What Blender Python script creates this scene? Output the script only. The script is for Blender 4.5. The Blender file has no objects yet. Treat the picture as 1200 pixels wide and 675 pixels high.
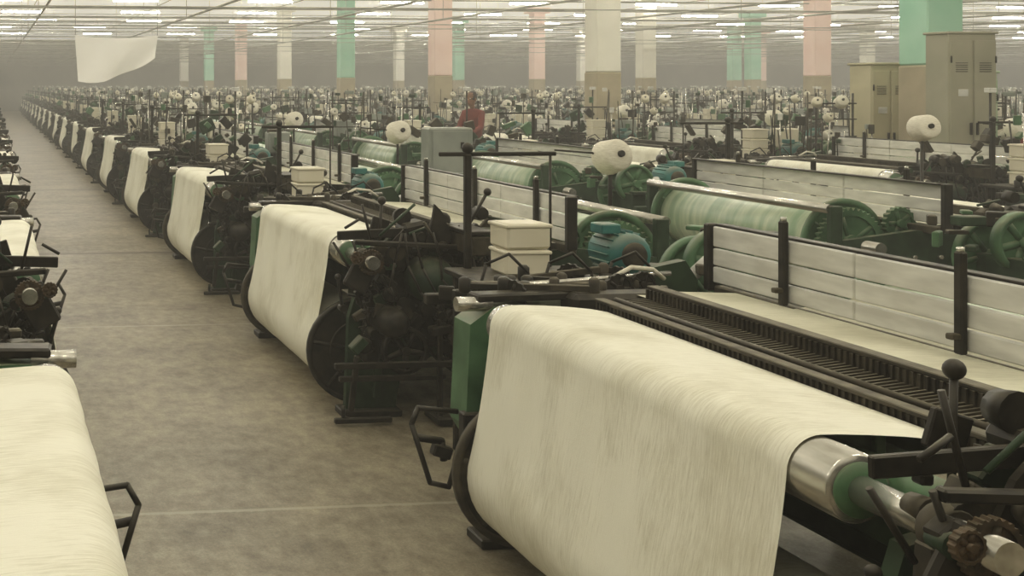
import bpy, math, random
from mathutils import Vector, Matrix
pi=math.pi
scene=bpy.context.scene
TH=math.radians(6.0)
HC=1.85
# ------------------------------------------------------------ materials
def new_mat(name):
    m=bpy.data.materials.new(name); m.use_nodes=True
    nt=m.node_tree; b=nt.nodes['Principled BSDF']
    return m,nt,b
def mat_noise(name,c1,c2,scale=6,rough=.6,metal=0.0,dust=None,dustamt=.6,bump=0,stretch=(1,1,1),spec=.4,detail=3):
    m,nt,b=new_mat(name); N=nt.nodes; L=nt.links
    tc=N.new('ShaderNodeTexCoord'); mp=N.new('ShaderNodeMapping'); mp.inputs['Scale'].default_value=stretch
    L.new(tc.outputs['Object'],mp.inputs['Vector'])
    no=N.new('ShaderNodeTexNoise'); no.inputs['Scale'].default_value=scale; no.inputs['Detail'].default_value=detail
    L.new(mp.outputs[0],no.inputs['Vector'])
    cr=N.new('ShaderNodeValToRGB'); cr.color_ramp.elements[0].position=.35; cr.color_ramp.elements[1].position=.68
    cr.color_ramp.elements[0].color=(*c1,1); cr.color_ramp.elements[1].color=(*c2,1)
    L.new(no.outputs['Fac'],cr.inputs['Fac'])
    out=cr.outputs['Color']
    if dust:
        g=N.new('ShaderNodeNewGeometry'); sx=N.new('ShaderNodeSeparateXYZ'); L.new(g.outputs['Normal'],sx.inputs[0])
        mr=N.new('ShaderNodeMapRange'); mr.inputs['From Min'].default_value=.2; mr.inputs['From Max'].default_value=.95
        mr.inputs['To Max'].default_value=dustamt
        L.new(sx.outputs['Z'],mr.inputs['Value'])
        mu=N.new('ShaderNodeMath'); mu.operation='MULTIPLY'; L.new(mr.outputs[0],mu.inputs[0]); 
        m2=N.new('ShaderNodeMapRange'); m2.inputs['From Min'].default_value=.65; m2.inputs['From Max'].default_value=.4
        L.new(no.outputs['Fac'],m2.inputs['Value']); L.new(m2.outputs[0],mu.inputs[1])
        mx=N.new('ShaderNodeMixRGB'); L.new(mu.outputs[0],mx.inputs['Fac']); L.new(out,mx.inputs['Color1']); mx.inputs['Color2'].default_value=(*dust,1)
        out=mx.outputs['Color']
    L.new(out,b.inputs['Base Color'])
    b.inputs['Roughness'].default_value=rough; b.inputs['Metallic'].default_value=metal
    b.inputs['Specular IOR Level'].default_value=spec
    if bump>0:
        bp=N.new('ShaderNodeBump'); bp.inputs['Strength'].default_value=bump; bp.inputs['Distance'].default_value=.01
        L.new(no.outputs['Fac'],bp.inputs['Height']); L.new(bp.outputs[0],b.inputs['Normal'])
    return m
DUST=(.33,.29,.19)
M={}
M['black']=mat_noise('greasy_black_iron',(.006,.005,.004),(.028,.023,.016),14,.5,.1,DUST,.22,spec=.3)
M['brown']=mat_noise('dusty_brown_iron',(.022,.018,.012),(.070,.058,.037),12,.65,.1,DUST,.42,spec=.3)
M['green']=mat_noise('green_machine_paint',(.03,.085,.035),(.09,.19,.09),6,.5,0,DUST,.6)
M['dgreen']=mat_noise('dark_green_paint',(.010,.024,.012),(.03,.058,.028),9,.55,0,DUST,.35,spec=.3)
M['lgreen']=mat_noise('pale_green_beam',(.26,.38,.23),(.54,.60,.42),3,.35,0,None,0,.0,(1,6,1))
M['steel']=mat_noise('worn_steel',(.42,.40,.34),(.75,.73,.66),20,.25,.88,None,0,0,(1,.2,1))
M['rust']=mat_noise('grimy_gear',(.03,.022,.013),(.10,.065,.035),22,.6,.3,DUST,.3)
M['teal']=mat_noise('teal_motor_paint',(.012,.10,.095),(.045,.20,.17),7,.5,0,DUST,.55)
M['slat']=mat_noise('grey_white_board',(.50,.49,.44),(.68,.67,.61),4,.5,.0,None,0,0,(1,1,5))
M['cream']=mat_noise('cream_plastic_box',(.66,.61,.46),(.74,.69,.54),3,.5)
M['grey']=mat_noise('grey_green_enamel',(.20,.22,.19),(.32,.34,.29),3,.45,0,DUST,.4)
M['yarn']=mat_noise('cotton_yarn',(.62,.58,.46),(.80,.76,.64),30,.9,0,None,0,0,(1,1,8))
# cloth
def cloth_mat(name,base,dark):
    m,nt,b=new_mat(name); N=nt.nodes; L=nt.links
    tc=N.new('ShaderNodeTexCoord')
    mp=N.new('ShaderNodeMapping'); mp.inputs['Scale'].default_value=(5,75,5); L.new(tc.outputs['Object'],mp.inputs['Vector'])
    n1=N.new('ShaderNodeTexNoise'); n1.inputs['Scale'].default_value=2.2; n1.inputs['Detail'].default_value=5; n1.inputs['Roughness'].default_value=.8; L.new(mp.outputs[0],n1.inputs['Vector'])
    n2=N.new('ShaderNodeTexNoise'); n2.inputs['Scale'].default_value=2.3; n2.inputs['Detail'].default_value=5; L.new(tc.outputs['Object'],n2.inputs['Vector'])
    ml=N.new('ShaderNodeMath'); ml.operation='MULTIPLY'; L.new(n1.outputs['Fac'],ml.inputs[0]); L.new(n2.outputs['Fac'],ml.inputs[1])
    cr=N.new('ShaderNodeValToRGB'); cr.color_ramp.elements[0].position=.13; cr.color_ramp.elements[1].position=.27
    cr.color_ramp.elements[0].color=(*dark,1); cr.color_ramp.elements[1].color=(*base,1)
    L.new(ml.outputs[0],cr.inputs['Fac']); L.new(cr.outputs[0],b.inputs['Base Color'])
    b.inputs['Roughness'].default_value=.85; b.inputs['Specular IOR Level'].default_value=.2
    bp=N.new('ShaderNodeBump'); bp.inputs['Strength'].default_value=.4; bp.inputs['Distance'].default_value=.005
    L.new(n1.outputs['Fac'],bp.inputs['Height']); L.new(bp.outputs[0],b.inputs['Normal'])
    return m
M['cloth']=cloth_mat('grey_cotton_cloth',(.83,.81,.68),(.60,.57,.43))
M['warp']=cloth_mat('warp_yarn_sheet',(.66,.64,.50),(.46,.44,.32))
KEYS=list(M.keys()); IDX={k:i for i,k in enumerate(KEYS)}
# ------------------------------------------------------------ mesh builder
class MB:
    def __init__(s): s.v=[];s.f=[];s.m=[];s.s=[]
    def add(s,vs,fs,mat,smooth=False):
        o=len(s.v); s.v.extend([tuple(v) for v in vs])
        mi=IDX[mat] if isinstance(mat,str) else mat
        for f in fs: s.f.append(tuple(i+o for i in f)); s.m.append(mi); s.s.append(smooth)
    def box(s,c,d,mat,rot=None,ch=None):
        hx,hy,hz=d[0]/2,d[1]/2,d[2]/2
        if ch is None: ch=min(.006,min(hx,hy,hz)*.4)
        vs=[];ix={}
        for a in(-1,1):
            for b in(-1,1):
                for e in(-1,1):
                    for ax in range(3):
                        p=[a*(hx-ch),b*(hy-ch),e*(hz-ch)]
                        p[ax]=(a,b,e)[ax]*(hx,hy,hz)[ax]
                        ix[(a,b,e,ax)]=len(vs); vs.append(Vector(p))
        fs=[]
        for ax in range(3):
            for sg in(-1,1):
                o=[i for i in range(3) if i!=ax]
                loop=[]
                for (u,w) in((-1,-1),(1,-1),(1,1),(-1,1)):
                    k=[0,0,0];k[ax]=sg;k[o[0]]=u;k[o[1]]=w
                    loop.append(ix[(k[0],k[1],k[2],ax)])
                fs.append(loop)
        for ax in range(3):
            o=[i for i in range(3) if i!=ax]
            for u in(-1,1):
                for w in(-1,1):
                    k0=[0,0,0];k0[ax]=-1;k0[o[0]]=u;k0[o[1]]=w
                    k1=list(k0);k1[ax]=1
                    fs.append([ix[(*k0,o[0])],ix[(*k1,o[0])],ix[(*k1,o[1])],ix[(*k0,o[1])]])
        for a in(-1,1):
            for b in(-1,1):
                for e in(-1,1): fs.append([ix[(a,b,e,0)],ix[(a,b,e,1)],ix[(a,b,e,2)]])
        out=[]
        for f in fs:
            n=(vs[f[1]]-vs[f[0]]).cross(vs[f[2]]-vs[f[0]]); cc=sum((vs[i] for i in f),Vector())/len(f)
            out.append(f if n.dot(cc)>0 else f[::-1])
        R=rot.to_3x3() if rot else None
        C=Vector(c)
        s.add([(R@v if R else v)+C for v in vs],out,mat)
    def lathe(s,p0,axis,prof,mat,n=20,smooth=True,closed=False):
        A=Vector(axis).normalized(); P=Vector(p0)
        t=Vector((0,0,1)) if abs(A.z)<.9 else Vector((1,0,0))
        U=A.cross(t).normalized(); W=A.cross(U)
        vs=[];fs=[]
        for (r,h) in prof:
            for i in range(n):
                a=2*pi*i/n; vs.append(P+A*h+U*(r*math.cos(a))+W*(r*math.sin(a)))
        m=len(prof)
        for j in range(m-1 if not closed else m):
            j2=(j+1)%m
            for i in range(n):
                i2=(i+1)%n
                fs.append([j*n+i,j2*n+i,j2*n+i2,j*n+i2])
        s.add(vs,fs,mat,smooth)
        if not closed:
            caps=[]
            if prof[0][0]>1e-4: caps.append(list(range(n)))
            if prof[-1][0]>1e-4: caps.append([ (m-1)*n+i for i in range(n)][::-1])
            if caps:
                o=len(s.v)-len(vs); mi=IDX[mat] if isinstance(mat,str) else mat
                for c in caps: s.f.append(tuple(i+o for i in c)); s.m.append(mi); s.s.append(False)
    def cyl(s,a,b,r,mat,n=12,r2=None):
        a=Vector(a);b=Vector(b);d=b-a
        s.lathe(a,d,[(r,0),(r if r2 is None else r2,d.length)],mat,n)
    def path(s,pts,r,mat,n=8):
        for i in range(len(pts)-1): s.cyl(pts[i],pts[i+1],r,mat,n)
        for p in pts[1:-1]: s.ball(p,r*1.02,mat,n,4)
    def ball(s,c,r,mat,n=12,m=6,sq=1):
        s.lathe(Vector(c),(0,0,1),[(max(1e-5,r*math.cos(-pi/2+pi*j/m)),r*sq*math.sin(-pi/2+pi*j/m)) for j in range(m+1)],mat,n)
    def gear(s,c,axis,r,th,mat,teeth=24,hub=.25,hole=True,depth=.07):
        A=Vector(axis).normalized();P=Vector(c)
        t=Vector((0,0,1)) if abs(A.z)<.9 else Vector((1,0,0))
        U=A.cross(t).normalized(); W=A.cross(U)
        n=teeth*4;vs=[];fs=[]
        ri=r*.78
        for side in(-1,1):
            for i in range(n):
                a=2*pi*i/n; rr=r*(1 if i%4 in(0,1) else 1-depth)
                vs.append(P+A*(side*th/2)+U*(rr*math.cos(a))+W*(rr*math.sin(a)))
            for i in range(n):
                a=2*pi*i/n
                vs.append(P+A*(side*th/2)+U*(ri*math.cos(a))+W*(ri*math.sin(a)))
        for i in range(n):
            j=(i+1)%n
            fs.append([i,j,2*n+j,2*n+i])
            fs.append([i,n+i,n+j,j]); fs.append([2*n+i,2*n+j,3*n+j,3*n+i])
            fs.append([n+i,3*n+i,3*n+j,n+j])
        s.add(vs,fs,mat)
        s.lathe(P,A,[(r*.8,-th*.15),(r*.8,th*.15)],mat,24)
        s.lathe(P,A,[(r*hub,-th*.9),(r*hub,th*.9)],mat,14)
        for k in range(5):
            a=2*pi*k/5; d=U*math.cos(a)+W*math.sin(a)
            s.cyl(P+d*r*hub*.8,P+d*ri,th*.45,mat,6)
    def wheel(s,c,axis,r,th,mat,rim=.1,spokes=6,web=True,hub=.18):
        A=Vector(axis).normalized();P=Vector(c)
        s.lathe(P,A,[(r,-th/2),(r,th/2),(r*(1-rim),th/2),(r*(1-rim),-th/2)],mat,36,True,True)
        if web: s.lathe(P,A,[(r*.97,-th*.12),(r*.97,th*.12)],mat,36)
        s.lathe(P,A,[(r*hub,-th),(r*hub*.9,th)],mat,16)
        t=Vector((0,0,1)) if abs(A.z)<.9 else Vector((1,0,0))
        U=A.cross(t).normalized(); W=A.cross(U)
        for k in range(spokes):
            a=2*pi*k/spokes+.2; d=U*math.cos(a)+W*math.sin(a)
            s.cyl(P+d*r*hub*.8,P+d*r*(1-rim*.5),th*.4,mat,6)
    def prism(s,pts,y0,y1,mat):
        n=len(pts); vs=[(p[0],y0,p[1]) for p in pts]+[(p[0],y1,p[1]) for p in pts]
        fs=[list(range(n)),list(range(n,2*n))[::-1]]
        for i in range(n): j=(i+1)%n; fs.append([i,n+i,n+j,j])
        s.add(vs,fs,mat)
    def sheet(s,prof,ys,mat,wob=0,seed=0,flip=False,smooth=True):
        vs=[];fs=[];m=len(prof)
        for k,y in enumerate(ys):
            for j,p in enumerate(prof):
                w=wob*(math.sin(y*13+seed+j*.13)+.6*math.sin(y*29+j*.21+seed*2)+.4*math.sin(y*5.3+1.7*seed)) if wob else 0
                wj=w*p[2] if len(p)>2 else 0
                vs.append((p[0]+wj,y+ (wj*.8),p[1]+wj*.35))
        for k in range(len(ys)-1):
            for j in range(m-1):
                q=[k*m+j,k*m+j+1,(k+1)*m+j+1,(k+1)*m+j]
                fs.append(q[::-1] if flip else q)
        s.add(vs,fs,mat,smooth)
    def spring(s,a,b,r,w,mat,turns=8):
        a=Vector(a);b=Vector(b);A=(b-a).normalized();L=(b-a).length
        t=Vector((0,0,1)) if abs(A.z)<.9 else Vector((1,0,0))
        U=A.cross(t).normalized(); W=A.cross(U)
        pts=[a+A*(L*i/(turns*6))+U*(r*math.cos(i*pi/3))+W*(r*math.sin(i*pi/3)) for i in range(turns*6+1)]
        for i in range(len(pts)-1): s.lathe(pts[i],pts[i+1]-pts[i],[(w,0),(w,(pts[i+1]-pts[i]).length)],mat,4)
    def cone(s,c,axis,mat='yarn',k=1.0):
        s.lathe(c,axis,[(.03*k,-.085*k),(.095*k,-.08*k),(.112*k,-.06*k),(.10*k,.06*k),(.088*k,.075*k),(.03*k,.078*k)],mat,24)
        s.lathe(c,axis,[(.028*k,-.10*k),(.03*k,-.1*k),(.02*k,.1*k),(.018*k,.1*k)],'black',14)
    def mesh(s,name,mirror=False,mats=None):
        me=bpy.data.meshes.new(name)
        v=[(-a,b,c) for a,b,c in s.v] if mirror else s.v
        f=[q[::-1] for q in s.f] if mirror else s.f
        me.from_pydata(v,[],f)
        for k in (mats or [M[k] for k in KEYS]): me.materials.append(k)
        me.polygons.foreach_set('material_index',s.m)
        me.polygons.foreach_set('use_smooth',s.s)
        me.update(); return me
    def obj(s,name,loc=(0,0,0),mats=None,parent=None):
        o=bpy.data.objects.new(name,s.mesh(name,mats=mats)); o.location=loc
        scene.collection.objects.link(o)
        if parent: o.parent=parent
        return o
def Rx(a): return Matrix.Rotation(a,4,'X')
def Ry(a): return Matrix.Rotation(a,4,'Y')
def Rz(a): return Matrix.Rotation(a,4,'Z')
CL=1.75
# ------------------------------------------------------------ loom
def build_loom(seed,creel=False,rollR=.25,conestand=True,levers=True):
    rnd=random.Random(seed); b=MB()
    # --- cloth
    rc=(.15,.325); ro=(.078,.900); rr=.09
    prof=[(.47,.955,0),(.40,.968,0),(.30,.979,.1),(.2,.986,.2),(.12,.990,.2)]
    for a in range(90,181,10): prof.append((ro[0]+rr*math.cos(math.radians(a)),ro[1]+rr*math.sin(math.radians(a)),.35))
    x0,z0=ro[0]-rr,ro[1]; xe=rc[0]+(rollR+.006)*math.cos(math.radians(172)); ze=rc[1]+(rollR+.006)*math.sin(math.radians(172))
    for i in range(1,12):
        t=i/12; prof.append((x0+(xe-x0)*(t**1.25),z0+(ze-z0)*t,.5+1.6*math.sin(t*pi)))
    for a in range(172,300,10): prof.append((rc[0]+(rollR+.006)*math.cos(math.radians(a)),rc[1]+(rollR+.006)*math.sin(math.radians(a)),.3))
    ys=[CL*i/70 for i in range(71)]
    b.sheet(prof,ys,'cloth',.004,seed)
    b.lathe((rc[0],0.01,rc[1]),(0,1,0),[(.05,0),(rollR*.96,.0),(rollR,.012),(rollR,CL-.03),(rollR*.96,CL-.02),(.05,CL-.02)],'cloth',40)
    for yy in(-.035,CL+.03):
        b.wheel((rc[0],yy,rc[1]),(0,1,0),.30,.035,'brown' if yy>0 else 'black',.09,6)
        b.lathe((rc[0],yy,rc[1]),(0,1,0),[(.16,-.015),(.17,-.015),(.17,.015),(.16,.015)],'black',28,True,True)
    b.cyl((rc[0],-.3,rc[1]),(rc[0],CL+.25,rc[1]),.028,'steel',14)
    # --- take-up roller
    b.lathe((ro[0],-.13,ro[1]),(0,1,0),[(.05,0),(.078,0),(.084,.01),(.084,CL+.18),(.06,CL+.18)],'steel',32)
    b.lathe((ro[0],-.136,ro[1]),(0,1,0),[(.02,-.004),(.066,-.004),(.066,.01)],'green',28)
    b.cyl((ro[0],-.55,ro[1]),(ro[0],-.12,ro[1]),.036,'steel',18)
    b.lathe((ro[0],-.42,ro[1]),(0,1,0),[(.05,0),(.058,.008),(.058,.05),(.05,.06)],'brown',18)
    b.cyl((.24,-.32,.88),(.24,.0,.88),.055,'green',20); b.cyl((.24,0,.88),(.24,CL+.2,.88),.05,'dgreen',16)
    b.box((.30,CL/2,.78),(.14,CL+.5,.12),'dgreen')
    # --- reed / race: ribbed dark beam
    y0,y1=-.32,CL+.10; ly=y1-y0; cy=(y0+y1)/2
    b.box((.50,cy,.945),(.03,ly,.06),'brown')
    b.box((.49,cy,.985),(.045,ly,.014),'brown')
    b.box((.60,cy,.955),(.20,ly,.02),'black')
    b.box((.71,cy,.99),(.025,ly,.07),'brown')
    b.box((.715,cy,1.032),(.05,ly,.014),'brown')
    b.cyl((.56,y0,.985),(.56,y1,.985),.010,'brown',8)
    y=y0+.01
    while y<y1:
        b.box((.482,y,.945),(.010,.010,.062),'brown',None,0.001); b.box((.694,y,.99),(.010,.010,.068),'brown',None,0.001)
        b.box((.62,y,.970),(.14,.008,.02),'brown',Ry(-.1),.001); y+=.027
    b.box((.56,cy,.56),(.08,ly,.10),'dgreen')
    for i in range(4):
        xx=.80+i*.075
        b.box((xx,CL/2,.89+.01*(i%2)),(.014,CL+.05,.04),'brown'); b.box((xx,CL/2,.45),(.014,CL+.05,.03),'slat')
        for yy in(.0,CL): b.box((xx,yy,.68),(.014,.03,.46),'steel')
    # --- warp sheet
    b.sheet([(1.24,.955,0),(1.0,.965,0),(.73,.975,0)],[-.25+(CL+.6)*i/10 for i in range(11)],'warp')
    b.sheet([(1.74,1.045,0),(1.6,1.0,0),(1.25,.95,0)],[CL*i/10 for i in range(11)],'warp')
    # --- white slat guard with posts
    xs=1.27; sy0,sy1=-.35,2.3; sl=sy1-sy0; sc=(sy0+sy1)/2
    for (zc,h) in((1.175,.09),(1.085,.075),(1.005,.07)):
        yA=sy0
        for seg in range(3):
            yB=sy0+sl*(seg+1)/3
            b.box((xs,(yA+yB)/2,zc),(.022,yB-yA-.008,h),'slat'); yA=yB
    b.box((xs+.03,sc,1.225),(.05,sl,.012),'black')
    b.box((xs+.02,sc,.93),(.05,sl,.05),'brown')
    for yy in(-.0,.9,1.79): 
        b.box((xs-.03,yy,1.13),(.026,.036,.34),'black'); b.box((xs-.05,yy,1.02),(.05,.03,.02),'brown')
        b.cyl((xs-.03,yy,1.30),(xs-.03,yy,1.315),.012,'steel',6)
    b.box((xs,sy1+.02,1.08),(.06,.04,.30),'black'); b.box((xs,sy0-.02,1.08),(.06,.04,.30),'black')
    # --- side frames
    fr=[(.02,0),(.30,0),(.34,.22),(.55,.34),(1.3,.34),(1.55,.22),(1.6,0),(1.88,0),(1.9,.5),(1.86,.86),(1.35,.92),(.8,.86),(.36,.86),(.12,.80),(.04,.55)]
    for yy in(-.20,CL+.16):
        b.prism(fr,yy-.025,yy+.025,'dgreen')
        b.box((1.0,yy-.04,.60),(1.5,.03,.05),'dgreen'); b.box((.2,yy-.04,.45),(.05,.03,.7),'dgreen'); b.box((1.72,yy-.04,.45),(.05,.03,.7),'green')
        b.box((.16,yy,.02),(.34,.16,.04),'black'); b.box((1.74,yy,.02),(.34,.16,.04),'black')
        for i in range(8): b.cyl((.3+i*.18,yy-.05,.75),(.3+i*.18,yy-.02,.75),.014,'steel',6)
    for (xx,zz) in((.45,.3),(1.0,.30),(1.8,.40),(1.5,.72)): b.box((xx,CL/2,zz),(.07,CL+.4,.09),'dgreen')
    for i in range(4): b.box((.75+i*.09,.3,.2),(.03,.9,.04),'black',Rx(.06))
    # --- warp beam
    wc=(1.70,.82)
    b.lathe((wc[0],.02,wc[1]),(0,1,0),[(.05,0),(.225,.0),(.23,.01),(.23,CL-.03),(.05,CL-.02)],'lgreen',40)
    for yy in(-.01,CL+.02):
        b.wheel((wc[0],yy,wc[1]),(0,1,0),.29,.03,'green',.14,8)
    b.gear((wc[0],-.07,wc[1]),(0,1,0),.235,.04,'green',40)
    b.gear((wc[0],CL+.1,wc[1]),(0,1,0),.22,.04,'dgreen',36)
    b.gear((wc[0]-.33,-.09,.95),(0,1,0),.11,.04,'green',20)
    b.cyl((wc[0],-.35,wc[1]),(wc[0],CL+.35,wc[1]),.04,'steel',14)
    b.cyl((1.93,-.2,1.06),(1.93,CL+.15,1.06),.03,'steel',14)
    for yy in(-.2,CL+.16): b.box((1.90,yy,.95),(.08,.05,.26),'dgreen')
    # --- near end mechanism
    Y=-.30
    b.gear((.34,Y+.02,.62),(0,1,0),.21,.035,'black',34)
    b.gear((.53,Y-.03,.90),(0,1,0),.13,.03,'black',24)
    b.gear((.14,Y-.02,.70),(0,1,0),.10,.03,'black',20)
    b.gear((.62,Y-.06,.60),(0,1,0),.15,.04,'black',26)
    b.gear((ro[0],-.50,ro[1]),(0,1,0),.07,.025,'rust',26)
    b.gear((ro[0]-.09,-.545,ro[1]+.03),(0,1,0),.036,.02,'rust',14)
    b.box((ro[0]-.04,-.47,ro[1]-.06),(.14,.03,.20),'black',Ry(.5),.01)
    b.wheel((.86,Y-.05,.66),(0,1,0),.20,.06,'black',.15,5,False)
    b.wheel((.30,Y-.10,.40),(0,1,0),.13,.04,'black',.18,5,False)
    b.lathe((.46,Y-.04,.78),(0,1,0),[(.0001,-.16),(.06,-.155),(.11,-.12),(.13,-.05),(.13,.05)],'dgreen',24)
    b.lathe((.22,Y-.10,.56),(0,1,0),[(.0001,-.12),(.05,-.115),(.08,-.08),(.09,.08)],'black',20)
    b.box((.60,Y+.02,1.02),(.16,.22,.12),'black',Ry(.15),.02); b.box((.38,Y+.0,1.03),(.14,.16,.13),'black',Ry(-.2),.02)
    b.box((.80,Y,.98),(.18,.26,.14),'dgreen',None,.02)
    b.box((.16,Y+.06,.48),(.10,.16,.35),'black',Ry(.1),.02)
    b.box((.48,Y+.06,.66),(.55,.06,.55),'black',None,.02)
    b.box((.22,Y-.04,1.035),(.56,.02,.05),'black',Ry(-.04)); b.box((.30,Y-.16,.985),(.60,.03,.028),'black',Ry(.06))
    b.prism([(.40,.95),(.50,.93),(.56,1.02),(.50,1.16),(.46,1.20),(.44,1.08)],Y-.13,Y-.11,'black')
    b.prism([(.18,.88),(.30,.86),(.36,.98),(.30,1.06),(.24,1.0)],Y-.09,Y-.07,'black')
    def lever(p0,p1,r,kr):
        b.cyl(p0,p1,r,'black',8); b.ball(p1,kr,'black',14,8)
        b.lathe(p0,(0,1,0),[(.02,-.03),(.02,.03)],'black',12)
    if levers:
        lever((.20,Y+.04,.92),(.225,Y+.06,1.205),.009,.024)
        lever((.64,Y-.05,1.0),(.78,Y-.08,1.26),.009,.022)
        lever((-.02,Y+.0,.62),(-.06,Y-.05,.80),.01,.018)
    b.box((.22,Y-.16,.335),(.66,.025,.035),'black'); b.box((.22,Y-.14,.26),(.60,.025,.03),'black')
    b.box((.0,Y-.15,.24),(.03,.03,.3),'black',Ry(.12)); b.box((.48,Y-.15,.30),(.03,.03,.55),'black')
    b.box((.06,Y-.12,.03),(.32,.03,.03),'black'); b.box((.50,Y-.1,.03),(.10,.22,.04),'black')
    b.path([(.0,Y-.12,.03),(-.05,Y-.12,.05),(-.05,Y-.12,.11)],.01,'black')
    for i in range(5): b.path([(.62+.05*i,Y-.12,.95),(.66+.05*i,Y-.2,.6),(.60+.05*i,Y-.1,.25)],.008,'black',6)
    b.spring((.70,Y-.14,.95),(.78,Y-.14,.55),.02,.004,'brown',8); b.spring((.10,Y-.14,.85),(.05,Y-.12,.5),.018,.004,'black',8)
    b.spring((.88,Y-.12,1.0),(.95,Y-.12,.6),.02,.004,'brown',8)
    for i in range(150):
        x=rnd.uniform(-.02,1.0); y=rnd.uniform(Y-.17,Y+.08); z=rnd.uniform(.35,1.14)
        if x<.2 and y>-.3: x+=.2
        mt=rnd.choice(['black','black','black','brown','dgreen','black','brown'])
        t=rnd.random()
        if t<.35: b.box((x,y,z),(rnd.uniform(.03,.14),rnd.uniform(.02,.08),rnd.uniform(.02,.10)),mt,Ry(rnd.uniform(-.8,.8)))
        elif t<.65: b.lathe((x,y,z),(0,1,0),[(rnd.uniform(.015,.05),-.03),(rnd.uniform(.015,.05),.03)],mt,12)
        elif t<.85: b.cyl((x,y,z),(x+rnd.uniform(-.22,.22),y+rnd.uniform(-.04,.04),max(.2,min(1.2,z+rnd.uniform(-.22,.22)))),.008,mt,6)
        else: b.lathe((x,y,z),(rnd.uniform(-.3,.3),1,0),[(.03,-.02),(.045,-.01),(.045,.01),(.03,.02)],mt,12)
    # cables
    for i in range(5):
        x=rnd.uniform(.2,.9); pts=[]; kx=rnd.choice([1,1,-.3])
        for t in range(7):
            u=t/6; pts.append((x+.25*u*kx+.03*math.sin(9*u+i),Y-.16-.05*math.sin(pi*u),1.05-.1*i*u-.25*math.sin(pi*u)))
        b.path(pts,.007,'black',6)
    b.box((.62,-.48,1.0),(.10,.40,.10),'brown'); b.box((.62,-.48,1.07),(.14,.42,.02),'black')
    # --- loop handle brackets on aisle side (far end)
    yb=CL+.28
    b.path([(-.03,yb,.50),(-.20,yb,.52),(-.235,yb-.02,.46),(-.16,yb-.03,.22),(-.08,yb-.03,.20),(-.03,yb,.32)],.011,'black')
    b.path([(-.215,yb,.40),(-.10,yb,.38),(-.09,yb,.30)],.016,'black'); b.box((-.10,yb,.34),(.08,.05,.05),'black',Ry(.3))
    b.box((.05,yb-.01,.35),(.14,.06,.30),'black')
    # --- far end drive
    b.prism([(.0,.44),(.05,.36),(.42,.36),(.45,.86),(.36,.93),(.12,.93),(.02,.86)],CL+.27,CL+.44,'green')
    b.prism([(.05,.5),(.10,.42),(.36,.42),(.38,.82),(.30,.87),(.14,.87),(.07,.80)],CL+.44,CL+.47,'dgreen')
    b.cyl((-.03,CL+.30,.94),(.12,CL+.30,.94),.03,'steel',14)
    b.gear((.70,CL+.33,.60),(0,1,0),.24,.05,'dgreen',36)
    b.wheel((1.15,CL+.36,.72),(0,1,0),.22,.07,'green',.12,5)
    b.box((.70,CL+.30,.93),(.5,.14,.10),'black',None,.02)
    b.box((.30,CL+.34,.965),(.5,.10,.035),'black',Rz(.1),.008); b.box((.45,CL+.55,.97),(.62,.04,.03),'brown',Rz(-.15))
    b.box((.62,CL+.52,.86),(.95,.50,.05),'dgreen')
    for i in range(9): # link arms
        x=rnd.uniform(.2,.9); y=CL+.34+i*.055; a=rnd.uniform(-.35,.35); L_=rnd.uniform(.2,.5); z=rnd.uniform(.91,1.0)
        b.box((x,y,z),(L_,.02,.03),rnd.choice(['black','brown']),Rz(a)@Ry(rnd.uniform(-.12,.12)))
        b.lathe((x-L_/2*math.cos(a),y-L_/2*math.sin(a),z-.03),(0,0,1),[(.022,0),(.026,.01),(.026,.06),(.015,.07)],'black',12)
        b.lathe((x+L_/2*math.cos(a),y+L_/2*math.sin(a),z-.03),(0,0,1),[(.02,0),(.022,.01),(.022,.07),(.012,.08)],'brown',12)
    for i in range(5): b.gear((rnd.uniform(.2,1.1),CL+.38+i*.1,.96),(rnd.choice([0,1]),1,0),rnd.uniform(.04,.075),.02,'black',14)
    for i in range(3):
        x=.25+.3*i; b.path([(x,CL+.75,.88),(x+.03,CL+.72,1.04),(x+.12,CL+.68,1.09),(x+.22,CL+.7,1.0),(x+.26,CL+.75,.88)],.007,'black',6)
    for i in range(22):
        x=rnd.uniform(.1,1.15); y=rnd.uniform(CL+.3,CL+.85); z=rnd.uniform(.85,.98)
        b.box((x,y,z),(rnd.uniform(.02,.08),rnd.uniform(.02,.08),rnd.uniform(.02,.08)),rnd.choice(['black','brown','black','dgreen']),Rz(rnd.uniform(-.8,.8)))
    b.cyl((.36,CL+.5,.98),(1.1,CL+.62,1.0),.012,'steel',8)
    b.path([(.75,CL+.5,1.0),(.85,CL+.5,1.05),(.98,CL+.55,1.03),(1.06,CL+.6,.98)],.010,'yarn',8)
    # stand table with box stack
    b.box((.68,2.86,.905),(.66,.60,.03),'black'); b.box((.50,2.62,.86),(.9,.05,.05),'black')
    for (xx,yy) in((.4,2.62),(.96,2.62),(.4,3.1),(.96,3.1)): b.box((xx,yy,.445),(.04,.04,.89),'black')
    b.box((.68,2.86,.3),(.58,.5,.03),'black')
    for i in range(3 if creel else 2):
        w=.125; zc=.92+w/2+i*(w+.004); rz=Rz(rnd.uniform(-.05,.05))
        b.box((.655,2.94,zc),(.225,.20,w),'cream',rz,.012)
        b.box((.655,2.94,zc+w/2-.012),(.24,.215,.018),'cream',rz,.005)
    b.box((.46,3.12,1.0),(.035,.035,1.0),'black'); b.box((.46,3.12,.25),(.05,.05,.5),'black'); b.box((.62,3.12,1.50),(.62,.022,.022),'black')
    b.ball((.46,3.12,1.53),.03,'black'); b.cyl((.9,3.12,1.5),(.9,3.12,.92),.007,'black',6)
    # motor + guard + pipe
    mc=(1.16,2.92,1.02)
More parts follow.
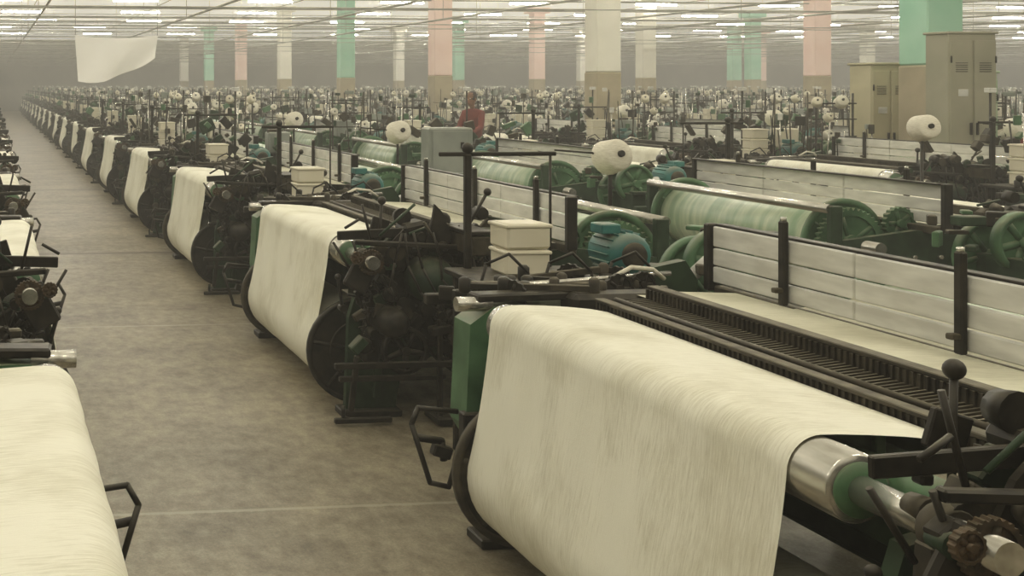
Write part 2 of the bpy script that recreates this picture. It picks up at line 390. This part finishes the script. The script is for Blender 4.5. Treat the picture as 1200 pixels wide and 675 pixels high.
    b.lathe(mc,(0,1,0),[(.03,-.15),(.08,-.145),(.10,-.12),(.105,-.10),(.105,.11),(.085,.14),(.03,.145)],'teal',24)
    for i in range(18):
        a=i*2*pi/18; b.box((mc[0]+.108*math.cos(a),mc[1],mc[2]+.108*math.sin(a)),(.018,.19,.005),'teal',Ry(-a),.001)
    b.lathe((mc[0],mc[1]-.16,mc[2]),(0,1,0),[(.03,0),(.06,0),(.07,.02)],'brown',20)
    b.box((mc[0],mc[1],.89),(.2,.26,.06),'dgreen'); b.box((1.19,2.92,.43),(.3,.34,.86),'dgreen',None,.02)
    b.box((1.09,mc[1],1.14),(.10,.12,.05),'teal')
    b.path([(1.24,2.70,.80),(1.30,2.68,.90),(1.40,2.66,.95),(1.46,2.62,1.03)],.03,'slat',12)
    b.prism([(.90,.35),(.95,.28),(1.15,.28),(1.22,.40),(1.26,.96),(1.20,1.05),(1.04,1.02)],CL+.66,CL+.72,'dgreen')
    b.wheel((1.58,2.75,.98),(0,1,0),.17,.06,'green',.16,6,True,.2)
    b.wheel((1.60,2.95,.88),(0,1,0),.21,.05,'green',.14,6,True,.2)
    b.box((1.62,2.85,.45),(.12,.5,.9),'dgreen'); b.box((1.62,2.85,.03),(.4,.6,.06),'black')
    for i in range(16):
        b.box((rnd.uniform(1.35,1.9),rnd.uniform(2.5,3.1),rnd.uniform(.8,1.15)),(rnd.uniform(.04,.16),rnd.uniform(.03,.1),rnd.uniform(.02,.1)),rnd.choice(['black','brown','dgreen','green']),Rz(rnd.uniform(-.8,.8)))
    b.box((1.0,CL+.6,.06),(1.7,.08,.08),'dgreen'); b.box((1.0,CL+.6,.78),(1.6,.06,.08),'dgreen')
    # weft cone on bracket
    if conestand:
        b.cyl((1.97,.5,.9),(1.97,.5,1.36),.013,'black',8); b.box((1.97,.5,.93),(.05,.08,.10),'black')
        b.cone((1.97,.47,1.40),(.15,-1,.25))
        b.path([(1.97,.5,1.36),(1.85,.5,1.42),(1.6,.5,1.44)],.007,'black',6)
    if creel:
        for xx in(1.45,1.95): b.cyl((xx,2.9,0),(xx,2.9,1.75),.014,'black',8)
        for zz in(1.2,1.42,1.62):
            b.cyl((1.4,2.9,zz),(2.0,2.9,zz),.01,'black',6)
            for xx in(1.45,1.6,1.78,1.93):
                if rnd.random()<.36: b.cone((xx,2.88,zz+.02),(rnd.uniform(-.8,.8),-1,rnd.uniform(0,.8)),rnd.choice(['yarn','yarn','cream','brown']),k=rnd.uniform(.5,.75))
        b.cyl((1.05,-.2,.9),(1.05,-.2,1.8),.012,'black',8); b.box((1.05,-.2,1.8),(.08,.08,.05),'slat')
        b.box((1.55,-.35,1.15),(.28,.2,.26),rnd.choice(['grey','cream','dgreen']),None,.015); b.box((1.55,-.35,.55),(.06,.06,1.1),'dgreen')
        for i in range(20):
            x=rnd.uniform(.3,1.9);y=rnd.uniform(2.2,3.1); h=rnd.uniform(1.1,1.85)
            b.cyl((x,y,.85),(x+rnd.uniform(-.1,.1),y,h),.008,rnd.choice(['black','brown','steel']),6)
            if i%2: b.box((x,y,h),(rnd.uniform(.04,.14),.05,rnd.uniform(.04,.12)),rnd.choice(['brown','dgreen','slat','black','green','grey']),Rz(rnd.uniform(-1,1)))
        for i in range(18):
            x=rnd.uniform(.1,1.9);y=rnd.uniform(-.6,-.2)
            b.box((x,y,rnd.uniform(.95,1.4)),(rnd.uniform(.04,.2),rnd.uniform(.04,.1),rnd.uniform(.04,.16)),rnd.choice(['black','brown','dgreen','green']),Ry(rnd.uniform(-1,1)))
    return b
variants=[]
for sd,cr,R,cs in((1,False,.25,True),(2,True,.24,True),(3,True,.20,False),(5,True,.26,True)):
    lb=build_loom(sd,cr,R,cs)
    lb2=lb if sd!=1 else build_loom(sd,cr,R,False)
    variants.append((lb.mesh('loom_mesh_%d'%sd),lb2.mesh('loom_mesh_m_%d'%sd,True)))
left_mesh=build_loom(8,False,.25,False,False).mesh('loom_mesh_left',True)
print('faces per loom',len(variants[0][0].polygons))
def proj(X,Y,Z=0):
    cx=X*math.cos(TH)-Y*math.sin(TH); d=X*math.sin(TH)+Y*math.cos(TH)
    return 137+1400*cx/d if d>.1 else 1e9, 100+1400*(HC-Z)/d if d>.1 else 1e9,d
rnd=random.Random(9)
def place(X,Y,mir,v,me=None):
    o=bpy.data.objects.new('loom',me or variants[v][1 if mir else 0]); o.location=(X,Y,0); scene.collection.objects.link(o)
rows=[(.25,True,1.92),(1.95,False,2.74),(7.25,True,3.3)]
for p in range(1,9):
    rows.append((1.95+7*p,False,2.74+rnd.choice([0,.5,-.4]))); rows.append((7.25+7*p,True,3.3+rnd.choice([0,.4,-.3])))
cnt=0
for ri,(X,mir,Y0) in enumerate(rows):
    for k in range(-1,19):
        Y=Y0+4*k
        x2=min(proj(X-2,Y+3.2)[0],proj(X,Y+3.2)[0])
        if Y+3.2<0.5: continue
        if x2>1330: continue
        if k<0: continue
        v=0 if (k<3 and ri in(0,1,2)) else rnd.choice([1,2,3])
        if X>50 and Y<40: continue
        place(X,Y,mir,v,left_mesh if (ri==0 and k==0) else None); cnt+=1
print('looms',cnt)
# ------------------------------------------------------------ room shell
XL,XR,YB,YF,ZC=-9.5,78,-5,86,5.0
def plane_obj(name,vs,mat):
    me=bpy.data.meshes.new(name); me.from_pydata(vs,[],[(0,1,2,3)]); me.materials.append(mat)
    o=bpy.data.objects.new(name,me); scene.collection.objects.link(o); return o
fm,nt,bs=new_mat('worn_concrete'); N=nt.nodes;L=nt.links
tc=N.new('ShaderNodeTexCoord')
def noise(sc,det,st=(1,1,1)):
    mp=N.new('ShaderNodeMapping'); mp.inputs['Scale'].default_value=st; L.new(tc.outputs['Object'],mp.inputs['Vector'])
    n=N.new('ShaderNodeTexNoise'); n.inputs['Scale'].default_value=sc; n.inputs['Detail'].default_value=det; n.inputs['Roughness'].default_value=.72
    L.new(mp.outputs[0],n.inputs['Vector']); return n
n1=noise(1.3,5);n2=noise(12,6,(1,.6,1));n3=noise(90,2)
cr=N.new('ShaderNodeValToRGB'); e=cr.color_ramp.elements; e[0].position=.38;e[0].color=(.115,.092,.058,1);e[1].position=.64;e[1].color=(.36,.315,.215,1)
mid=cr.color_ramp.elements.new(.5); mid.color=(.225,.192,.13,1)
mx=N.new('ShaderNodeMixRGB'); mx.blend_type='MIX'; mx.inputs['Fac'].default_value=.5
L.new(n1.outputs['Fac'],mx.inputs['Color1']);L.new(n2.outputs['Fac'],mx.inputs['Color2']);L.new(mx.outputs[0],cr.inputs['Fac'])
m2=N.new('ShaderNodeMixRGB'); m2.blend_type='OVERLAY'; m2.inputs['Fac'].default_value=.5; L.new(cr.outputs[0],m2.inputs['Color1']); L.new(n3.outputs['Fac'],m2.inputs['Color2'])
sx=N.new('ShaderNodeSeparateXYZ'); L.new(tc.outputs['Object'],sx.inputs[0])
def math_(op,a,b_=None):
    n=N.new('ShaderNodeMath'); n.operation=op
    for i,q in enumerate((a,b_)):
        if q is None: continue
        if isinstance(q,(int,float)): n.inputs[i].default_value=q
        else: L.new(q,n.inputs[i])
    return n.outputs[0]
yy=math_('ADD',sx.outputs['Y'],math_('MULTIPLY',n2.outputs['Fac'],.03))
md=math_('MODULO',math_('ADD',yy,-5.13+400),4.0)
ab=math_('ABSOLUTE',math_('SUBTRACT',md,2.0))
j1=math_('GREATER_THAN',ab,1.985)
m3=N.new('ShaderNodeMixRGB'); L.new(math_('MULTIPLY',j1,.55),m3.inputs['Fac']); L.new(m2.outputs[0],m3.inputs['Color1']); m3.inputs['Color2'].default_value=(.42,.38,.29,1)
md2=math_('MODULO',math_('ADD',yy,-13.12+804),8.0); ab2=math_('ABSOLUTE',math_('SUBTRACT',md2,4.0))
j2=math_('MULTIPLY',math_('LESS_THAN',ab2,.07),math_('GREATER_THAN',sx.outputs['Y'],8))
m4=N.new('ShaderNodeMixRGB'); L.new(math_('MULTIPLY',j2,.85),m4.inputs['Fac']); L.new(m3.outputs[0],m4.inputs['Color1']); m4.inputs['Color2'].default_value=(.07,.05,.03,1)
L.new(m4.outputs[0],bs.inputs['Base Color']); bs.inputs['Roughness'].default_value=.5
wallm=mat_noise('grimy_wall_paint',(.22,.21,.17),(.30,.285,.225),.6,.8)
ceilm=mat_noise('ceiling_fill_glow',(.58,.56,.47),(.63,.61,.51),.5,.9)
cb=ceilm.node_tree.nodes['Principled BSDF']; cb.inputs['Emission Color'].default_value=(1,.94,.78,1); cb.inputs['Emission Strength'].default_value=.62  # whole ceiling emits as added soft fill light, no daylight roof panels
plane_obj('floor',[(XL,YB,0),(XR,YB,0),(XR,YF,0),(XL,YF,0)],fm)
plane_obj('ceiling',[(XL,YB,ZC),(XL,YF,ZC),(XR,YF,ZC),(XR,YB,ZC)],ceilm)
plane_obj('wall_far',[(XL,YF,0),(XR,YF,0),(XR,YF,ZC),(XL,YF,ZC)],wallm)
plane_obj('wall_left',[(XL,YB,0),(XL,YF,0),(XL,YF,ZC),(XL,YB,ZC)],wallm)
plane_obj('wall_right',[(XR,YB,0),(XR,YB,ZC),(XR,YF,ZC),(XR,YF,0)],wallm)
plane_obj('wall_back',[(XL,YB,0),(XL,YB,ZC),(XR,YB,ZC),(XR,YB,0)],wallm)
# ------------------------------------------------------------ columns
colm={}
for k,c in dict(g=((.30,.56,.41),(.42,.66,.51)),w=((.74,.71,.60),(.82,.79,.68)),p=((.80,.58,.50),(.86,.67,.59))).items():
    colm[k]=mat_noise('column_paint_'+k,c[0],c[1],1.5,.7)
dado=mat_noise('column_dado_paint',(.34,.29,.19),(.44,.38,.26),2,.7)
def column(X,Y,k):
    b=MB(); w=.48
    b.box((0,0,(2.1+ZC)/2),(w,w,ZC-2.1),0,None,.02); b.box((0,0,1.05),(w+.01,w+.01,2.1),1,None,.02); b.box((0,0,ZC-.12),(w+.3,w+.3,.22),0,None,.02)
    b.obj('column',(X,Y,0),[colm[k],dado])
for i,Y in enumerate((13.7,21.7,30.0,38.3,46.6,54.9,63.2,71.5)): column(11.6,Y,'gwp'[i%3])
for i,(X,Y,k) in enumerate(((22.1,30,'p'),(22.0,38.3,'w'),(22.1,46.6,'p'),(22.1,54.9,'g'),(32.6,48.3,'g'),(36.1,54.9,'g'),(32.6,63.2,'w'),(22.1,63.2,'w'),(22.1,21.7,'w'),(43.1,63.2,'p'),(43.1,54.9,'w'))): column(X,Y,k)
# ------------------------------------------------------------ lamps
em,nt,bs=new_mat('fluorescent_tube'); bs.inputs['Emission Color'].default_value=(1,.945,.80,1); bs.inputs['Emission Strength'].default_value=118; bs.inputs['Base Color'].default_value=(.9,.9,.9,1)
hous=mat_noise('lamp_housing',(.6,.6,.56),(.7,.7,.66),3,.5)
lb=MB()
Y=2.0; li=0
while Y<64:
    X=-4.2+(li%3)*.9
    while X<XR-2:
        px,py,d=proj(X,Y,4.3)
        if (px<1500 and px>-700) or Y<9 and X<14:
            z=4.55
            lb.box((X,Y,z+.07),(1.5,.12,.05),1,None,.004)
            lb.lathe((X-.72,Y,z),(1,0,0),[(.026,0),(.026,1.44)],0,5)
            for s in(-.6,.6): lb.cyl((X+s,Y,z+.09),(X+s,Y,ZC),.006,1,4)
        X+=4.4
    Y+=6.0; li+=1
lb.obj('fluorescent_lamps',mats=[em,hous])
# ------------------------------------------------------------ overhead conduits / rails
wb=MB(); wm=mat_noise('galvanised_conduit',(.25,.24,.20),(.45,.44,.37),3,.5,.3)
Y=14.; rr_=random.Random(3)
while Y<YF:
    wb.cyl((XL,Y,4.05),(XR,Y,4.05),.018,0,6); wb.cyl((XL,Y+.7,3.6),(XR,Y+.7,3.6),.018,0,6)
    wb.cyl((XL,Y+2,4.25),(XR,Y+2,4.25+rr_.uniform(-.3,.0)),.012,0,5)
    wb.cyl((XL,Y+2.6,3.2),(XR,Y+2.6,3.2+rr_.uniform(-.3,.3)),.010,0,5)
    Y+=4
for X in(1.1,4.6,8.1,10.9,15.1,18.6,22.8,25.6,29.1,32.0,36.6,42.5,50,57):
    wb.cyl((X,YB,3.45),(X,YF,3.45),.025,0,6); wb.cyl((X+.1,YB,4.1),(X+.1,YF,4.1),.012,0,5)
    Y=4
    while Y<YF: wb.cyl((X,Y,3.45),(X,Y,ZC),.008,0,4); Y+=8
wb.obj('overhead_rail_grid',mats=[wm])
# ------------------------------------------------------------ hanging white sheet
sb=MB(); n=20
vs=[];fs=[]
for i in range(n+1):
    u=i/n
    for j in range(n+1):
        v=j/n
        bot=-.80+ .42*max(0,(u-.35)/.65)**1.3 - .03*math.sin(u*9)
        top=-.05*math.sin(u*pi)
        vs.append((u*1.46+ .06*v*(1-2*u),.05*math.sin(u*7+v*3)*v,top+(bot-top)*v))
for i in range(n):
    for j in range(n): a=i*(n+1)+j; fs.append((a,a+1,a+n+2,a+n+1))
sb.add(vs,fs,0,True)
for u in(0.01,1.45): sb.cyl((u,0,0),(u,0,3.58-2.72),.006,1,5)
sb.obj('hanging_cloth_sheet',(1.44,20.7,2.72),[mat_noise('white_cotton_sheet',(.88,.86,.80),(.94,.92,.87),2,.9),wm])
# ------------------------------------------------------------ cabinets
def cabinet(X,Y,w,d,h,mat):
    b=MB()
    b.box((0,0,.04),(w,d,.08),2,None,.01); b.box((0,0,.08+(h-.08)/2),(w,d,h-.08),0,None,.012)
    for s in(-1,1):
        b.box((s*w/4,-d/2-.008,.12+(h-.2)/2),(w/2-.025,.018,h-.2),0,None,.006)
        b.box((s*.04,-d/2-.03,h*.55),(.018,.03,.14),2)
        for i in range(5): b.box((s*w/4,-d/2-.019,h*.82+i*.025),(w/4,.008,.008),2)
        for z in(.3,h-.3): b.cyl((s*(w/2-.02),-d/2-.02,z-.04),(s*(w/2-.02),-d/2-.02,z+.04),.01,2,8)
    b.box((0,0,h+.01),(w+.04,d+.04,.03),0,None,.008)
    b.box((-w*.22,-d/2-.02,h*.72),(.12,.008,.08),1)
    b.obj('electrical_cabinet',(X,Y,0),[mat,M['slat'],M['black']])
cabm=mat_noise('cabinet_grey_beige',(.28,.27,.19),(.35,.33,.24),2,.5); cabm2=mat_noise('cabinet_cream',(.44,.40,.25),(.52,.47,.31),2,.5)
cabinet(11.30,12.9,.60,.35,2.45,cabm); cabinet(11.62,14.6,.52,.4,2.12,cabm2); cabinet(12.0,13.4,.2,.3,2.0,M['lgreen'])
b=MB(); b.box((0,0,1.22),(.42,.22,.48),0,None,.015); b.box((0,-.115,1.22),(.36,.01,.42),0,None,.004); b.box((0,0,.5),(.06,.06,1.0),2); b.box((0,0,.02),(.3,.3,.04),2); b.box((.1,-.13,1.3),(.03,.02,.06),2)
b.obj('loom_control_box',(4.2,10.7,0),[M['grey'],M['slat'],M['black']])
b=MB(); b.cyl((0,0,0),(0,0,1.42),.014,'black',8); b.lathe((0,0,0),(0,0,1),[(.14,0),(.14,.02),(.03,.05)],'black',16); b.cone((0,-.03,1.46),(-.1,-1,.2),k=1.1)
b.obj('yarn_cone_stand',(8.55,10.2,0))
# ------------------------------------------------------------ workers
def skinmesh(name,pts,edges,rad,mat,parent,sub=2):
    me=bpy.data.meshes.new(name); me.from_pydata(pts,edges,[]); o=bpy.data.objects.new(name,me); scene.collection.objects.link(o)
    o.parent=parent; me.materials.append(mat)
    sk=o.modifiers.new('skin','SKIN'); 
    for i,v in enumerate(me.skin_vertices[0].data):
        r=rad[i]; v.radius=(r,r) if isinstance(r,(int,float)) else r; v.use_root=(i==0)
    sk.use_smooth_shade=True
    sb_=o.modifiers.new('sub','SUBSURF'); sb_.levels=sub; sb_.render_levels=sub
    return o
skin=mat_noise('brown_skin',(.18,.09,.05),(.24,.125,.07),8,.6); hair=mat_noise('black_hair',(.01,.008,.006),(.02,.016,.012),20,.5)
def worker(X,Y,rot,shirt,trouser):
    root=bpy.data.objects.new('mill_worker',None); scene.collection.objects.link(root)
    P=[(0,0,.93),(0,.0,1.08),(0,-.02,1.25),(0,-.05,1.40),(0,-.07,1.47),
       (.17,-.05,1.38),(.23,-.14,1.14),(.19,-.36,1.06),
       (-.17,-.05,1.38),(-.23,-.12,1.13),(-.17,-.34,1.10)]
    E=[(0,1),(1,2),(2,3),(3,4),(3,5),(5,6),(6,7),(3,8),(8,9),(9,10)]
    R=[(.15,.11),(.145,.105),(.165,.115),(.14,.09),.06,.065,.05,.04,.065,.05,.04]
    skinmesh('shirt',P,E,R,shirt,root)
    P=[(0,0,.95),(.09,0,.86),(.10,-.03,.48),(.10,.03,.09),(-.09,0,.86),(-.11,.02,.48),(-.11,.08,.09)]
    skinmesh('trousers',P,[(0,1),(1,2),(2,3),(0,4),(4,5),(5,6)],[(.14,.11),.09,.065,.055,.09,.065,.055],trouser,root)
    for s,y in((1,.03),(-1,.08)): skinmesh('sandal',[(s*.105,y+.03,.04),(s*.11,y-.08,.035),(s*.115,y-.17,.025)],[(0,1),(1,2)],[.04,.04,.03],hair,root)
    skinmesh('neck',[(0,-.06,1.45),(0,-.085,1.54)],[(0,1)],[.055,.052],skin,root)
    b=MB(); b.lathe((0,-.10,1.62),(0,0,1),[(.001,-.125),(.035,-.12),(.058,-.09),(.070,-.04),(.077,.02),(.074,.06),(.055,.10),(.02,.118),(.001,.12)],0,20)
    b.lathe((0,-.172,1.605),(0,-.35,-1),[(.002,-.03),(.012,0),(.016,.012),(.002,.022)],0,8)
    for s in(-1,1):
        b.ball((s*.03,-.168,1.63),.010,2,8,5); b.ball((s*.03,-.174,1.63),.005,1,6,4); b.box((s*.03,-.176,1.648),(.03,.006,.006),1); b.ball((s*.078,-.095,1.615),.018,0,8,5,1.5)
    b.box((0,-.168,1.568),(.04,.01,.010),3,None,.003)
    b.lathe((0,-.085,1.645),(0,.3,1),[(.079,-.05),(.086,.0),(.083,.04),(.064,.085),(.03,.106),(.001,.11)],1,20)
    h=b.obj('head',(0,0,0),[skin,hair,M['slat'],mat_noise('lips',(.3,.1,.08),(.32,.12,.09))],root)
    for s,(hx,hy,hz) in((1,(.19,-.36,1.06)),(-1,(-.17,-.34,1.10))):
        skinmesh('palm',[(hx,hy+.03,hz),(hx-s*.005,hy-.03,hz-.005),(hx-s*.01,hy-.08,hz-.01)],[(0,1),(1,2)],[.028,(.03,.022),(.038,.016)],skin,root,1)
        for i,l in enumerate((.062,.072,.068,.052)):
            x=hx-s*.01+(-.03+.02*i)*s*-1
            skinmesh('finger',[(x,hy-.07,hz-.01),(x,hy-.07-l*.6,hz-.02),(x,hy-.07-l,hz-.045)],[(0,1),(1,2)],[.009,.0085,.007],skin,root,1)
        skinmesh('thumb',[(hx-s*.025,hy-.03,hz-.01),(hx-s*.055,hy-.06,hz-.02),(hx-s*.06,hy-.09,hz-.03)],[(0,1),(1,2)],[.011,.010,.008],skin,root,1)
    root.location=(X,Y,0); root.rotation_euler=(0,0,rot)
worker(8.15,19.5,math.radians(-60),mat_noise('dark_red_shirt',(.13,.028,.022),(.20,.045,.035),6,.9),mat_noise('brown_trousers',(.05,.04,.03),(.08,.06,.045),6,.9))
worker(11.35,12.0,math.radians(60),mat_noise('maroon_shirt',(.16,.03,.025),(.24,.05,.04),6,.9),mat_noise('grey_trousers',(.06,.06,.055),(.09,.09,.08),6,.9))
# ------------------------------------------------------------ world (hazy cotton-dust air), camera
w=bpy.data.worlds.new('world'); scene.world=w; w.use_nodes=True; nt=w.node_tree
nt.nodes['Background'].inputs[0].default_value=(.5,.5,.45,1); nt.nodes['Background'].inputs[1].default_value=.3
vs_=nt.nodes.new('ShaderNodeVolumeScatter'); vs_.inputs['Color'].default_value=(1,.97,.87,1); vs_.inputs['Density'].default_value=.0088
wo=[n for n in nt.nodes if n.type=='OUTPUT_WORLD'][0]; nt.links.new(vs_.outputs[0],wo.inputs['Volume'])
cd=bpy.data.cameras.new('camera'); cam=bpy.data.objects.new('camera',cd); scene.collection.objects.link(cam); scene.camera=cam
cam.location=(0,0,HC); cam.rotation_euler=(pi/2,0,-TH)
cd.sensor_width=36; cd.lens=42; cd.shift_x=(600-137)/1200; cd.shift_y=-237.5/1200; cd.clip_end=300; cd.clip_start=.05
scene.view_settings.view_transform='Standard'
